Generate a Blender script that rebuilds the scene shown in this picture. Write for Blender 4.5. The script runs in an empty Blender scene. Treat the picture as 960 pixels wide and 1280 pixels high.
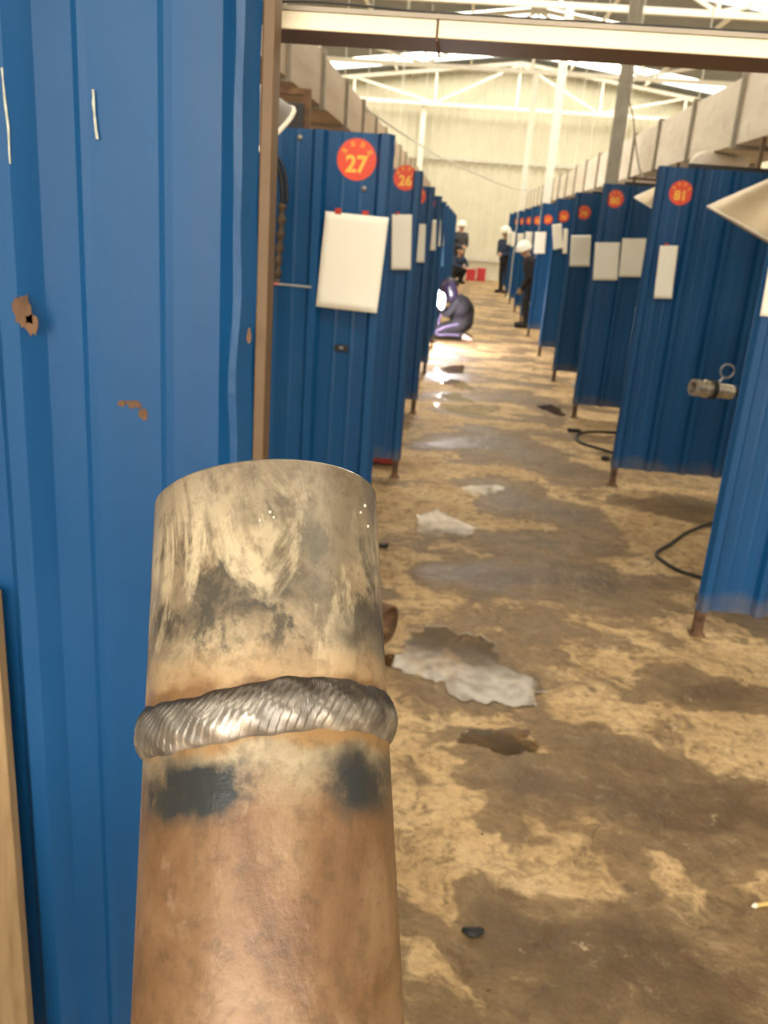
import bpy, bmesh, math, random
from mathutils import Vector, Matrix
random.seed(7)
S = bpy.context.scene
COL = S.collection
PI = math.pi

# ------------------------------------------------------------------ camera
FPX, CX, CY, CAMH = 1089.0, 480.0, 640.0, 1.5
RX = Vector((0.99344197, 0.0956078, -0.06270721))      # rows: world x, y, z in camera axes (right, down, forward)
RY = Vector((0.08953929, -0.30947561, 0.9466824))
RZ = Vector((0.07110387, -0.94608879, -0.31600671))
def ray(px, py):
    c = Vector((px - CX, py - CY, FPX))
    return Vector((RX.dot(c), RY.dot(c), RZ.dot(c)))
def camw(x, y, z):                                      # camera axes -> world
    c = Vector((x, y, z))
    return Vector((RX.dot(c), RY.dot(c), RZ.dot(c) + CAMH))
def FL(px, py, z=0.0):                                  # pixel -> point on the floor
    d = ray(px, py); t = (z - CAMH) / d.z
    return Vector((d.x * t, d.y * t, z))
def AT(px, py, Y):                                      # pixel -> point in the plane of a partition at depth Y
    d = ray(px, py); t = Y / d.y
    return Vector((d.x * t, Y, d.z * t + CAMH))
cd = bpy.data.cameras.new('camera'); cam = bpy.data.objects.new('camera', cd); COL.objects.link(cam)
cd.sensor_fit = 'VERTICAL'; cd.sensor_height = 36.0; cd.lens = FPX / 1280.0 * 36.0
cd.clip_start = 0.02; cd.clip_end = 200
cam.matrix_world = Matrix(((RX[0], -RX[1], -RX[2], 0), (RY[0], -RY[1], -RY[2], 0), (RZ[0], -RZ[1], -RZ[2], CAMH), (0, 0, 0, 1)))
cd.dof.use_dof = True; cd.dof.focus_distance = 0.42; cd.dof.aperture_fstop = 19
S.camera = cam

# ------------------------------------------------------------------ world, exposure
w = bpy.data.worlds.new('overcast_sky'); S.world = w; w.use_nodes = True
bg = w.node_tree.nodes['Background']; bg.inputs[0].default_value = (1.0, 0.95, 0.86, 1); bg.inputs[1].default_value = 7.5
S.view_settings.view_transform = 'Standard'; S.view_settings.look = 'None'
S.view_settings.gamma = 1.0; S.view_settings.use_curve_mapping = False
S.view_settings.exposure = 0.0
SKYLIGHT = 7.0

# ------------------------------------------------------------------ material helpers
M = {}
class NT:
    def __init__(s, name):
        m = bpy.data.materials.new(name); m.use_nodes = True; s.m = m; s.t = m.node_tree; s.t.nodes.clear()
        s.out = s.n('ShaderNodeOutputMaterial'); s.p = s.n('ShaderNodeBsdfPrincipled')
        s.l(s.p.outputs[0], s.out.inputs[0]); M[name] = m
        tc = s.n('ShaderNodeTexCoord'); s.co = tc.outputs['Object']
    def n(s, typ, **k):
        nd = s.t.nodes.new(typ)
        for a, b in k.items(): setattr(nd, a, b)
        return nd
    def l(s, a, b): s.t.links.new(a, b)
    def set(s, name, v):
        i = s.p.inputs[name]
        if hasattr(v, 'is_linked'): s.l(v, i)
        else: i.default_value = v if not isinstance(v, tuple) or len(v) == 4 else (*v, 1)
    def mapping(s, scale=(1, 1, 1), loc=(0, 0, 0), co=None):
        mp = s.n('ShaderNodeMapping'); s.l(co or s.co, mp.inputs[0])
        mp.inputs['Scale'].default_value = scale; mp.inputs['Location'].default_value = loc
        return mp.outputs[0]
    def noise(s, scale, detail=4, rough=.55, co=None, dist=0):
        nd = s.n('ShaderNodeTexNoise'); s.l(co or s.co, nd.inputs['Vector'])
        nd.inputs['Scale'].default_value = scale; nd.inputs['Detail'].default_value = detail
        nd.inputs['Roughness'].default_value = rough; nd.inputs['Distortion'].default_value = dist
        return nd.outputs['Fac']
    def noisec(s, scale, detail=3, co=None):
        nd = s.n('ShaderNodeTexNoise'); s.l(co or s.co, nd.inputs['Vector'])
        nd.inputs['Scale'].default_value = scale; nd.inputs['Detail'].default_value = detail
        return nd.outputs['Color']
    def ramp(s, fac, stops, interp='LINEAR'):
        r = s.n('ShaderNodeValToRGB'); s.l(fac, r.inputs[0]); e = r.color_ramp.elements; r.color_ramp.interpolation = interp
        while len(e) < len(stops): e.new(.5)
        for i, (p, c) in enumerate(stops):
            e[i].position = p; c = (c, c, c) if not isinstance(c, tuple) else c; e[i].color = (*c[:3], 1)
        return r.outputs[0]
    def mix(s, fac, a, b, mode='MIX'):
        mx = s.n('ShaderNodeMix', data_type='RGBA', blend_type=mode)
        for i, v in ((0, fac), (6, a), (7, b)):
            if hasattr(v, 'is_linked'): s.l(v, mx.inputs[i])
            else: mx.inputs[i].default_value = v if not isinstance(v, tuple) else (*v[:3], 1)
        return mx.outputs[2]
    def math(s, op, a, b=0.0, clamp=False):
        mt = s.n('ShaderNodeMath', operation=op, use_clamp=clamp)
        for i, v in ((0, a), (1, b)):
            if hasattr(v, 'is_linked'): s.l(v, mt.inputs[i])
            else: mt.inputs[i].default_value = v
        return mt.outputs[0]
    def sep(s, co=None):
        x = s.n('ShaderNodeSeparateXYZ'); s.l(co or s.co, x.inputs[0]); return x.outputs
    def bump(s, h, strength=.3, dist=.01):
        b = s.n('ShaderNodeBump'); s.l(h, b.inputs['Height']); b.inputs['Strength'].default_value = strength
        b.inputs['Distance'].default_value = dist; s.l(b.outputs[0], s.p.inputs['Normal'])
def plain(name, col, rough=.6, metal=0.0, var=.12, scale=12, spec=.5):
    t = NT(name)
    f = t.noise(scale, 4)
    a = tuple(c * (1 - var) for c in col); b = tuple(min(1, c * (1 + var)) for c in col)
    t.set('Base Color', t.ramp(f, [(.3, a), (.7, b)]))
    t.set('Roughness', rough); t.set('Metallic', metal); t.set('Specular IOR Level', spec)
    return t
def emit(name, col, strength):
    t = NT(name); t.set('Base Color', (0.8, 0.8, 0.8)); t.set('Emission Color', col); t.set('Emission Strength', strength)

# blue painted corrugated steel
def blue_paint(name, col, dirt_z=.35):
    t = NT(name)
    mp = t.mapping((6, 6, .5))
    streak = t.noise(1.5, 3, .5, mp)
    c = t.ramp(streak, [(.3, tuple(x * .82 for x in col)), (.7, tuple(min(1, x * 1.15) for x in col))])
    fade = t.noise(2.2, 3)
    c = t.mix(t.ramp(fade, [(.55, 0.0), (.85, .10)]), c, (.10, .19, .30))
    # rust spots
    rs = t.noise(5.5, 5, .6); c = t.mix(t.ramp(rs, [(.70, 0.0), (.745, .85)]), c, (.07, .032, .018))
    # dust splashed on the lowest part of the sheets
    z = t.sep()[2]
    d = t.math('ADD', t.math('DIVIDE', z, dirt_z), t.math('MULTIPLY', t.noise(9, 4), .8))
    c = t.mix(t.ramp(d, [(.62, .6), (1.15, 0.0)]), c, (.17, .13, .085))
    t.set('Base Color', c); t.set('Roughness', t.ramp(streak, [(.3, .38), (.7, .5)])); t.set('Specular IOR Level', .35)
    t.bump(t.noise(7, 3), .12, .02)
blue_paint('blue_paint', (.0018, .060, .178))

t = NT('rust_steel')
n = t.noise(18, 5, .6)
t.set('Base Color', t.ramp(n, [(.3, (.05, .025, .012)), (.55, (.16, .085, .04)), (.75, (.27, .17, .09))])); t.set('Roughness', .75); t.set('Metallic', .15); t.bump(n, .4, .003)
plain('frame_brown', (.13, .078, .036), .55, .2)
plain('cream_paint', (.86, .76, .55), .45, 0, .05)
plain('cream_wall', (.60, .575, .455), .6, 0, .05, 3)
plain('girt_paint', (.52, .51, .44), .6, 0, .08)
plain('roof_sheet', (.20, .22, .235), .7, 0, .1, 2)
plain('truss_paint', (.80, .78, .68), .55, 0, .06)
plain('column_paint', (.40, .375, .31), .6, 0, .1)
plain('side_wall', (.55, .53, .45), .7, 0, .06, 2)
plain('dark_metal', (.03, .027, .025), .5, .4)
plain('black_rubber', (.012, .011, .010), .6)
plain('tape_brown', (.075, .05, .03), .7, 0, .5, 60)
plain('paper', (.88, .85, .74), .8, 0, .02, 4)
plain('paper_blue', (.16, .42, .80), .8, 0, .05)
plain('red_print', (.74, .072, .028), .5, 0, .06)
plain('yellow_print', (.92, .50, .07), .5, 0, .03)
plain('red_tape', (.42, .03, .012), .6, 0, .2)
plain('red_plastic', (.50, .035, .04), .5)
plain('red_box', (.30, .028, .014), .5, 0, .3)
plain('bolt_steel', (.33, .31, .29), .4, .7)
plain('bright_steel', (.62, .55, .44), .28, .75, .3, 40)
plain('rod_pink', (.62, .16, .13), .5); plain('rod_grey', (.30, .30, .28), .5)
plain('wire_yellow', (.72, .50, .16), .5); plain('pale_tip', (.82, .72, .55), .5)
# galvanised duct with streaks
t = NT('duct_sheet'); n = t.noise(1.2, 4, .55, t.mapping((2, 1, 6))); n2 = t.noise(5, 4)
c = t.ramp(n, [(.3, (.70, .62, .50)), (.7, (.88, .81, .69))]); c = t.mix(t.ramp(n2, [(.6, 0.0), (.8, .5)]), c, (.36, .28, .19))
t.set('Base Color', c); t.set('Roughness', .5); t.set('Metallic', .1); t.bump(t.noise(2.2, 2), .25, .03)
t = NT('duct_sheet_shaded'); n = t.noise(1.2, 4, .55, t.mapping((2, 1, 6))); n2 = t.noise(5, 4)  # copy of duct_sheet, darkened for the shade on the left duct
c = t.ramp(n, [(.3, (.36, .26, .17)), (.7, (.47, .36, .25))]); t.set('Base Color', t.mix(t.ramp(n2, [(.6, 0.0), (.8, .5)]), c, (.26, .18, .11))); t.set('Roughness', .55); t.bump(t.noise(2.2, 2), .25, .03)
plain('duct_flange', (.30, .26, .20), .55, .3)
t = NT('hood_sheet'); n = t.noise(4, 4); t.set('Base Color', t.ramp(n, [(.3, (.50, .385, .24)), (.7, (.70, .56, .37))])); t.set('Roughness', .38); t.set('Metallic', .25); t.bump(t.noise(6, 2), .35, .03)
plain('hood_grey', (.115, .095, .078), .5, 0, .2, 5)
t = NT('wood_board'); n = t.noise(4, 5, .6, t.mapping((14, 14, 1.2)))
t.set('Base Color', t.ramp(n, [(.3, (.20, .125, .055)), (.7, (.34, .23, .115))])); t.set('Roughness', .7); t.bump(n, .3, .004)
emit('skylight', (1.0, .93, .78), SKYLIGHT)
emit('arc_light', (.95, .92, 1.0), 20)
# clothes and skin
for nm, c in (('cloth_black', (.009, .007, .012)), ('cloth_grey', (.045, .045, .05)), ('cloth_navy', (.02, .035, .07)), ('trouser_dark', (.02, .018, .022)),
              ('lavender', (.13, .10, .19)), ('shoe', (.02, .018, .017)), ('shoe_pale', (.62, .42, .36)), ('cloth_pale', (.5, .5, .5)), ('hair', (.012, .01, .009))):
    plain(nm, c, .85, 0, .25, 8)
plain('skin', (.50, .29, .19), .55, 0, .06); plain('lip', (.36, .14, .11), .5)
plain('helmet_white', (.84, .80, .68), .35, 0, .03); plain('helmet_dark', (.028, .020, .050), .25, 0, .1); plain('visor_glass', (.01, .02, .015), .08)
plain('glove', (.32, .22, .13), .8)

# concrete floor: tan, damp brown blotches
t = NT('concrete_floor')
nc = t.n('ShaderNodeVectorMath', operation='SUBTRACT'); t.l(t.noisec(1.7, 4), nc.inputs[0]); nc.inputs[1].default_value = (.5, .5, .5)
sc = t.n('ShaderNodeVectorMath', operation='SCALE'); t.l(nc.outputs[0], sc.inputs[0]); sc.inputs['Scale'].default_value = .55
wv = t.n('ShaderNodeVectorMath', operation='ADD'); t.l(t.co, wv.inputs[0]); t.l(sc.outputs[0], wv.inputs[1]); warp = wv.outputs[0]
nc2 = t.n('ShaderNodeVectorMath', operation='SUBTRACT'); t.l(t.noisec(11, 4), nc2.inputs[0]); nc2.inputs[1].default_value = (.5, .5, .5)
sc2 = t.n('ShaderNodeVectorMath', operation='SCALE'); t.l(nc2.outputs[0], sc2.inputs[0]); sc2.inputs['Scale'].default_value = .16
wv2 = t.n('ShaderNodeVectorMath', operation='ADD'); t.l(warp, wv2.inputs[0]); t.l(sc2.outputs[0], wv2.inputs[1]); warp = wv2.outputs[0]
base = t.ramp(t.noise(3.2, 6, .62), [(.30, (.40, .255, .115)), (.52, (.58, .395, .195)), (.72, (.68, .49, .27))])
fine = t.noise(26, 5, .65); base = t.mix(t.ramp(fine, [(.35, .45), (.55, 0.0)]), base, (.27, .17, .08))
# damp map: streaks across the aisle + blotches
dm = t.noise(1.55, 5, .6, t.mapping((.75, 1.25, 1), (3.1, 1.7, 0), warp))
x, y, z = t.sep()[0:3]
mid = t.math('ABSOLUTE', t.math('SUBTRACT', x, .48)); midf = t.ramp(mid, [(.3, .10), (.85, 0.0)])
damp = t.math('ADD', dm, midf)
wx = t.sep(warp)
def blot(px, py, rx, ry, a):
    c = FL(px, py)
    dx = t.math('DIVIDE', t.math('SUBTRACT', wx[0], c.x), rx); dy = t.math('DIVIDE', t.math('SUBTRACT', wx[1], c.y), ry)
    d = t.math('SQRT', t.math('ADD', t.math('MULTIPLY', dx, dx), t.math('MULTIPLY', dy, dy)))
    return t.math('MULTIPLY', t.math('SUBTRACT', 1.0, d, True), a)
for b in ((650, 1130, .15, .14, .30), (650, 985, .20, .16, .30), (810, 1000, .32, .12, .28), (890, 865, .30, .22, .34), (780, 1180, .2, .2, .28), (930, 1010, .2, .2, .3),
          (760, 930, .25, .12, .2), (600, 730, .35, .3, .25), (720, 720, .5, .25, .26), (610, 550, .5, .5, .22), (690, 512, .25, .4, .35), (560, 470, .4, .6, .25), (700, 640, .4, .3, .22), (900, 1230, .25, .2, .25)):
    damp = t.math('ADD', damp, blot(*b))
for b in ((560, 620, .3, .5, -.25), (550, 1060, .16, .25, -.25), (860, 1080, .12, .1, -.2), (740, 880, .2, .12, -.2), (800, 660, .35, .5, -.2), (930, 940, .2, .12, -.25), (540, 1220, .2, .12, -.2)):
    damp = t.math('ADD', damp, blot(*b))
dmask = t.ramp(damp, [(.545, 0.0), (.585, .7), (.85, 1.0)])
wet = t.ramp(t.noise(5, 4), [(.3, (.085, .050, .021)), (.7, (.17, .107, .050))])
colr = t.mix(dmask, base, wet)
mot = t.noise(13, 7, .75, t.mapping((1, 1.3, 1), (2, 8, 0), warp)); colr = t.mix(t.ramp(mot, [(.36, .75), (.50, 0.0)]), colr, (.125, .075, .034)); colr = t.mix(t.ramp(mot, [(.56, 0.0), (.70, .32)]), colr, (.66, .49, .28))
chip = t.noise(9, 6, .7, t.mapping((1, 1, 1), (5, 2, 0), warp)); colr = t.mix(t.ramp(chip, [(.66, 0.0), (.72, .8)]), colr, (.62, .48, .30))
spk = t.noise(34, 3); colr = t.mix(t.ramp(spk, [(.69, 0.0), (.74, .85)]), colr, (.05, .03, .015))
t.set('Base Color', colr); t.set('Roughness', t.ramp(damp, [(.5, .78), (.75, .42)])); t.set('Specular IOR Level', .4)
t.bump(t.math('ADD', t.noise(30, 5, .6), t.math('MULTIPLY', t.noise(9, 6, .65), 2.5)), .55, .014)
# water films
t = NT('puddle_water'); n = t.noise(22, 4)
fr = t.n('ShaderNodeFresnel'); fr.inputs['IOR'].default_value = 1.5
tr = t.n('ShaderNodeBsdfTransparent'); tr.inputs[0].default_value = (.72, .66, .58, 1)
gl = t.n('ShaderNodeBsdfGlossy'); gl.inputs['Roughness'].default_value = .10; gl.inputs['Color'].default_value = (1, .94, .84, 1)
bp = t.n('ShaderNodeBump'); t.l(n, bp.inputs['Height']); bp.inputs['Strength'].default_value = .05; bp.inputs['Distance'].default_value = .003; t.l(bp.outputs[0], gl.inputs['Normal'])
wf = t.math('MULTIPLY', fr.outputs[0], t.ramp(t.noise(11, 6, .65), [(.36, .4), (.56, 1.0)]))
ms = t.n('ShaderNodeMixShader'); t.l(wf, ms.inputs[0]); t.l(tr.outputs[0], ms.inputs[1]); t.l(gl.outputs[0], ms.inputs[2]); t.l(ms.outputs[0], t.out.inputs[0])

# welded pipe (object z runs along the pipe, 0 at the weld)
def pipe_mat(name, upper):
    t = NT(name); z = t.sep()[2]; q = .56 if upper else .50
    D = lambda c: tuple(x * q for x in c)
    zw = t.math('ADD', z, t.math('MULTIPLY', t.math('SUBTRACT', t.noise(45, 5), .5), .022))
    big = t.noise(24, 7, .66, t.mapping((1, 1, .75)), .5); blotch = t.noise(38, 6, .66, t.mapping((1, 1, .8), (3, 1, 2)), .3); fine = t.noise(130, 5, .65)
    if upper:
        c = t.ramp(big, [(.34, D((.17, .125, .075))), (.47, D((.36, .27, .17))), (.57, D((.52, .40, .25))), (.68, D((.74, .60, .38)))])
        c = t.mix(t.ramp(blotch, [(.50, 0.0), (.58, .9)]), c, D((.085, .075, .052)))
        c = t.mix(t.ramp(t.noise(20, 6, .7, t.mapping((1, 1, .45), (2, 9, 4)), .8), [(.53, 0.0), (.60, .85)]), c, D((.86, .70, .45)))
        c = t.mix(t.ramp(t.noise(17, 4, .6, t.mapping((1, 1, 1), (7, 3, 1))), [(.52, 0.0), (.66, .6)]), c, D((.27, .235, .165)))
        ring_ = t.math('MULTIPLY', t.ramp(t.math('ABSOLUTE', t.math('SUBTRACT', zw, .040)), [(0.0, 1.0), (.022, 0.0)]), t.ramp(t.noise(24, 5, .6, t.mapping((1, 1, 1), (4, 4, 4))), [(.42, .1), (.56, 1.0)]))
        c = t.mix(ring_, c, D((.075, .066, .054)))
        c = t.mix(t.ramp(zw, [(.013, .95), (.022, .55), (.028, 0.0)]), c, D((.66, .44, .23)))
        c = t.mix(t.ramp(zw, [(.012, .9), (.016, 0.0)]), c, D((.30, .15, .06)))
        c = t.mix(t.ramp(zw, [(.080, 0.0), (.112, .8)]), c, D((.27, .205, .135)))
    else:
        c = t.ramp(big, [(.32, D((.20, .098, .044))), (.5, D((.345, .190, .092))), (.66, D((.46, .285, .150)))])
        c = t.mix(t.ramp(blotch, [(.60, 0.0), (.70, .7)]), c, D((.62, .44, .28)))
        c = t.mix(t.ramp(t.noise(20, 4, .6, t.mapping((1, 1, 1), (1, 3, 9))), [(.58, 0.0), (.68, .6)]), c, D((.22, .095, .055)))
        up = t.math('MULTIPLY', z, -1.0); upw = t.math('MULTIPLY', zw, -1.0)
        c = t.mix(t.ramp(upw, [(.018, 1.0), (.040, 0.0)]), c, t.ramp(big, [(.38, D((.30, .235, .15))), (.6, D((.68, .55, .35)))]))
        yy_ = t.sep()[1]; yn = t.math('ADD', yy_, t.math('MULTIPLY', t.math('SUBTRACT', t.noise(75, 6, .7), .5), .045))
        pa = t.ramp(t.math('ABSOLUTE', t.math('ADD', yn, .030)), [(.010, 1.0), (.024, .0)]); pb = t.ramp(t.math('ABSOLUTE', t.math('SUBTRACT', yn, .040)), [(.006, .75), (.022, .0)])
        dk = t.math('MULTIPLY', t.ramp(t.math('ABSOLUTE', t.math('SUBTRACT', upw, .029)), [(0.0, 1.0), (.007, .85), (.014, 0.0)]), t.math('ADD', pa, pb, True))
        c = t.mix(t.math('MULTIPLY', dk, 1.5, True), c, D((.045, .052, .055)))
        c = t.mix(t.ramp(upw, [(.011, .95), (.016, 0.0)]), c, D((.52, .29, .11)))
    c = t.mix(t.ramp(fine, [(.36, .35), (.5, 0.0)]), c, D((.10, .07, .045)))
    t.set('Base Color', c); t.set('Metallic', .25); t.set('Roughness', t.ramp(blotch, [(.35, .28), (.65, .46)]))
    t.bump(t.math('ADD', fine, t.math('MULTIPLY', big, 1.4)), .25, .0015)
pipe_mat('pipe_upper', True); pipe_mat('pipe_lower', False)
t = NT('weld_steel'); n = t.noise(70, 5); z = t.sep()[2]
c = t.ramp(n, [(.3, (.085, .074, .060)), (.55, (.22, .195, .165)), (.72, (.50, .455, .385))])
zz = t.math('ADD', z, t.math('MULTIPLY', t.math('SUBTRACT', t.noise(40, 4), .5), .010))
c = t.mix(t.ramp(t.math('ADD', t.math('MULTIPLY', zz, 30.0), .5), [(.56, 0.0), (.70, .9)]), c, (.045, .034, .025))    # black slag left along the upper toe
t.set('Base Color', c); t.set('Metallic', .6); t.set('Roughness', t.ramp(n, [(.3, .45), (.7, .3)])); t.bump(n, .3, .001)

# ------------------------------------------------------------------ geometry helpers
class MB:
    def __init__(s): s.v = []; s.f = []
    def box(s, c, d, rot=None):
        c = Vector(c); b = len(s.v)
        for i in (-1, 1):
            for j in (-1, 1):
                for k in (-1, 1):
                    p = Vector((i * d[0] / 2, j * d[1] / 2, k * d[2] / 2))
                    if rot is not None: p = rot @ p
                    s.v.append(c + p)
        for q in ((0, 1, 3, 2), (4, 6, 7, 5), (0, 4, 5, 1), (2, 3, 7, 6), (0, 2, 6, 4), (1, 5, 7, 3)): s.f.append([b + a for a in q])
        return s
    def bar(s, a, b_, wd, dp, up=Vector((0, 1, 0))):      # rectangular bar between two points
        a = Vector(a); b_ = Vector(b_); z = (b_ - a); L = z.length; z.normalize(); x = up.cross(z)
        if x.length < 1e-5: x = Vector((1, 0, 0))
        x.normalize(); y = z.cross(x); r = Matrix((x, y, z)).transposed()
        return s.box((a + b_) / 2, (wd, dp, L), r)
    def tube(s, pts, r, n=10, cap=True):
        pts = [Vector(p) for p in pts]; rs = r if isinstance(r, (list, tuple)) else [r] * len(pts)
        b = len(s.v); prev = None
        for i, p in enumerate(pts):
            tg = (pts[min(i + 1, len(pts) - 1)] - pts[max(i - 1, 0)]).normalized()
            if prev is None:
                x = tg.cross(Vector((0, 0, 1)));
                if x.length < 1e-3: x = tg.cross(Vector((0, 1, 0)))
            else: x = prev - tg * prev.dot(tg)
            x.normalize(); prev = x; y = tg.cross(x)
            for k in range(n):
                a = 2 * PI * k / n; s.v.append(p + (x * math.cos(a) + y * math.sin(a)) * rs[i])
        for i in range(len(pts) - 1):
            for k in range(n): s.f.append([b + i * n + k, b + i * n + (k + 1) % n, b + (i + 1) * n + (k + 1) % n, b + (i + 1) * n + k])
        if cap:
            s.f.append([b + k for k in range(n)][::-1]); s.f.append([b + (len(pts) - 1) * n + k for k in range(n)])
        return s
    def lathe(s, prof, n=48, closed=False, m=None):        # profile of (radius, z) turned about z
        b = len(s.v)
        for r, z in prof:
            for k in range(n):
                a = 2 * PI * k / n; p = Vector((r * math.cos(a), r * math.sin(a), z)); s.v.append(m @ p if m is not None else p)
        L = len(prof)
        for i in range(L if closed else L - 1):
            i2 = (i + 1) % L
            for k in range(n): s.f.append([b + i * n + k, b + i * n + (k + 1) % n, b + i2 * n + (k + 1) % n, b + i2 * n + k])
        return s
    def grid(s, fn, nu, nv, closeu=False):
        b = len(s.v)
        for j in range(nv + 1):
            for i in range(nu if closeu else nu + 1): s.v.append(Vector(fn(i / nu, j / nv)))
        W = nu if closeu else nu + 1
        for j in range(nv):
            for i in range(nu):
                i2 = (i + 1) % W; s.f.append([b + j * W + i, b + j * W + i2, b + (j + 1) * W + i2, b + (j + 1) * W + i])
        return s
    def ell(s, c, r, n=14, m=10, mat=None):
        b = len(s.v); c = Vector(c)
        for j in range(1, m):
            ph = PI * j / m
            for k in range(n):
                a = 2 * PI * k / n; p = Vector((r[0] * math.sin(ph) * math.cos(a), r[1] * math.sin(ph) * math.sin(a), r[2] * math.cos(ph)))
                s.v.append(c + (mat @ p if mat is not None else p))
        for zz in (1, -1):
            p = Vector((0, 0, zz * r[2])); s.v.append(c + (mat @ p if mat is not None else p))
        T, B = len(s.v) - 2, len(s.v) - 1
        for j in range(m - 2):
            for k in range(n): s.f.append([b + j * n + k, b + (j + 1) * n + k, b + (j + 1) * n + (k + 1) % n, b + j * n + (k + 1) % n])
        for k in range(n):
            s.f.append([T, b + k, b + (k + 1) % n]); s.f.append([B, b + (m - 2) * n + (k + 1) % n, b + (m - 2) * n + k])
        return s
    def mesh(s, name, mat, smooth=False):
        me = bpy.data.meshes.new(name); me.from_pydata([tuple(v) for v in s.v], [], s.f); me.update()
        bm = bmesh.new(); bm.from_mesh(me); bmesh.ops.recalc_face_normals(bm, faces=bm.faces); bm.to_mesh(me); bm.free()
        if mat: me.materials.append(M[mat])
        if smooth: me.polygons.foreach_set('use_smooth', [True] * len(me.polygons))
        return me
    def build(s, name, mat, parent=None, smooth=False, solid=0, bevel=0, loc=None):
        o = bpy.data.objects.new(name, s.mesh(name, mat, smooth)); COL.objects.link(o)
        if parent is not None: o.parent = parent
        if loc is not None: o.location = loc
        if solid:
            md = o.modifiers.new('thickness', 'SOLIDIFY'); md.thickness = solid; md.offset = 0
        if bevel:
            md = o.modifiers.new('edge', 'BEVEL'); md.width = bevel; md.segments = 2; md.limit_method = 'ANGLE'
        return o
def tag(o, label, cat, group=None):
    o['label'] = label; o['category'] = cat
    if group: o['group'] = group
    return o
def thing(name, label, cat, loc=(0, 0, 0), group=None):
    o = bpy.data.objects.new(name, None); COL.objects.link(o); o.location = loc; o.empty_display_size = .1
    return tag(o, label, cat, group)
def struct(o): o['kind'] = 'structure'; return o
def copy_tree(o, parent=None):
    c = o.copy(); COL.objects.link(c); c.parent = parent
    for ch in list(o.children): copy_tree(ch, c)
    return c
def smooth_path(pts, n=8):
    pts = [Vector(p) for p in pts]; out = []
    for i in range(len(pts) - 1):
        p0 = pts[max(i - 1, 0)]; p1 = pts[i]; p2 = pts[i + 1]; p3 = pts[min(i + 2, len(pts) - 1)]
        for k in range(n):
            u = k / n; out.append(.5 * ((2 * p1) + (p2 - p0) * u + (2 * p0 - 5 * p1 + 4 * p2 - p3) * u * u + (3 * p1 - p0 - 3 * p2 + p3) * u ** 3))
    out.append(pts[-1]); return out

# ------------------------------------------------------------------ the hall
YB, YF, XL, XR, RIDGE, ZR, PITCH = 28.0, -2.6, -8.9, 11.1, 1.1, 6.15, .128
def roofz(x): return ZR - PITCH * abs(x - RIDGE)
struct(MB().box((1.1, 5.5, -.06), (26, 51, .12)).build('floor', 'concrete_floor'))
def corr(u0, u1, pitch, depth, rib=.06, top=.03, sw=0, first=None):   # trapezoid sheet profile: list of (u, depth)
    out = [(u0, 0)]; u = u0 + (pitch * .5 if first is None else first)
    while u + rib / 2 < u1:
        out += [(u - rib / 2, 0), (u - top / 2, depth), (u + top / 2, depth), (u + rib / 2, 0)]
        if sw:
            for q in (.36, .64):
                c = u + pitch * q
                if c + .012 < u1: out += [(c - .010, 0), (c, sw), (c + .010, 0)]
        u += pitch
    out.append((u1, 0)); return out
def sheet(prof, fn, z0, z1):
    m = MB()
    for u, d in prof: m.v.append(Vector(fn(u, d, z0))); m.v.append(Vector(fn(u, d, z1 if not callable(z1) else z1(u))))
    for i in range(len(prof) - 1): m.f.append([2 * i, 2 * i + 2, 2 * i + 3, 2 * i + 1])
    return m
wp = corr(XL, XR, .25, .045, .10, .05)
struct(sheet(wp, lambda u, d, z: (u, YB - d, z), 0, lambda u: roofz(u)).build('wall_back', 'cream_wall', solid=.004))
wy = corr(YF, YB, .5, .045, .12, .06)
struct(sheet(wy, lambda u, d, z: (XL + d, u, z), 0, roofz(XL)).build('wall_left', 'side_wall', solid=.004))
struct(sheet(wy, lambda u, d, z: (XR - d, u, z), 0, roofz(XR)).build('wall_right', 'side_wall', solid=.004))
DX0, DX1, DZ = -2.2, 2.4, 3.4                            # unseen open gateway, added behind the camera to light the foreground
mf = MB()
for a, b, z0, z1 in ((XL, DX0, 0, 0), (DX1, XR, 0, 0), (DX0, DX1, DZ, 0)):
    n_ = 6
    for i in range(n_):
        u0, u1 = a + (b - a) * i / n_, a + (b - a) * (i + 1) / n_; k_ = len(mf.v)
        mf.v += [Vector((u0, YF, z0)), Vector((u1, YF, z0)), Vector((u1, YF, roofz(u1))), Vector((u0, YF, roofz(u0)))]; mf.f.append([k_, k_ + 1, k_ + 2, k_ + 3])
struct(mf.build('wall_front', 'side_wall', solid=.02))
SKY = [26.4, 22.3, 17.9, 13.5, 9.1, .2]; SW = .78
mr = MB(); edges = sorted([YF] + [y - SW for y in SKY] + [y + SW for y in SKY] + [YB])
for i in range(0, len(edges), 2):
    a, b = edges[i], edges[i + 1]
    if b - a < .02: continue
    for xa in (XL, XR):
        base = len(mr.v)
        mr.v += [Vector((xa, a, roofz(xa))), Vector((RIDGE, a, ZR)), Vector((RIDGE, b, ZR)), Vector((xa, b, roofz(xa)))]; mr.f.append([base, base + 1, base + 2, base + 3])
struct(mr.build('ceiling', 'roof_sheet', solid=.03))
for i, y in enumerate(SKY):
    m = MB(); a, b = y - SW, y + SW
    for xa in (XL, XR):
        base = len(m.v); zz = .012
        m.v += [Vector((xa, a, roofz(xa) + zz)), Vector((RIDGE, a, ZR + zz)), Vector((RIDGE, b, ZR + zz)), Vector((xa, b, roofz(xa) + zz))]; m.f.append([base, base + 1, base + 2, base + 3])
    struct(m.build('window_%d' % (i + 1), 'skylight'))
k = 1
for x in (-7.2, -4.8, -2.4, -.3, 2.5, 4.6, 7.0, 9.4):
    struct(MB().box((x, (YB + YF) / 2, roofz(x) - .075), (.05, YB - YF, .09)).build('trim_%d' % k, 'truss_paint')); k += 1
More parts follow.
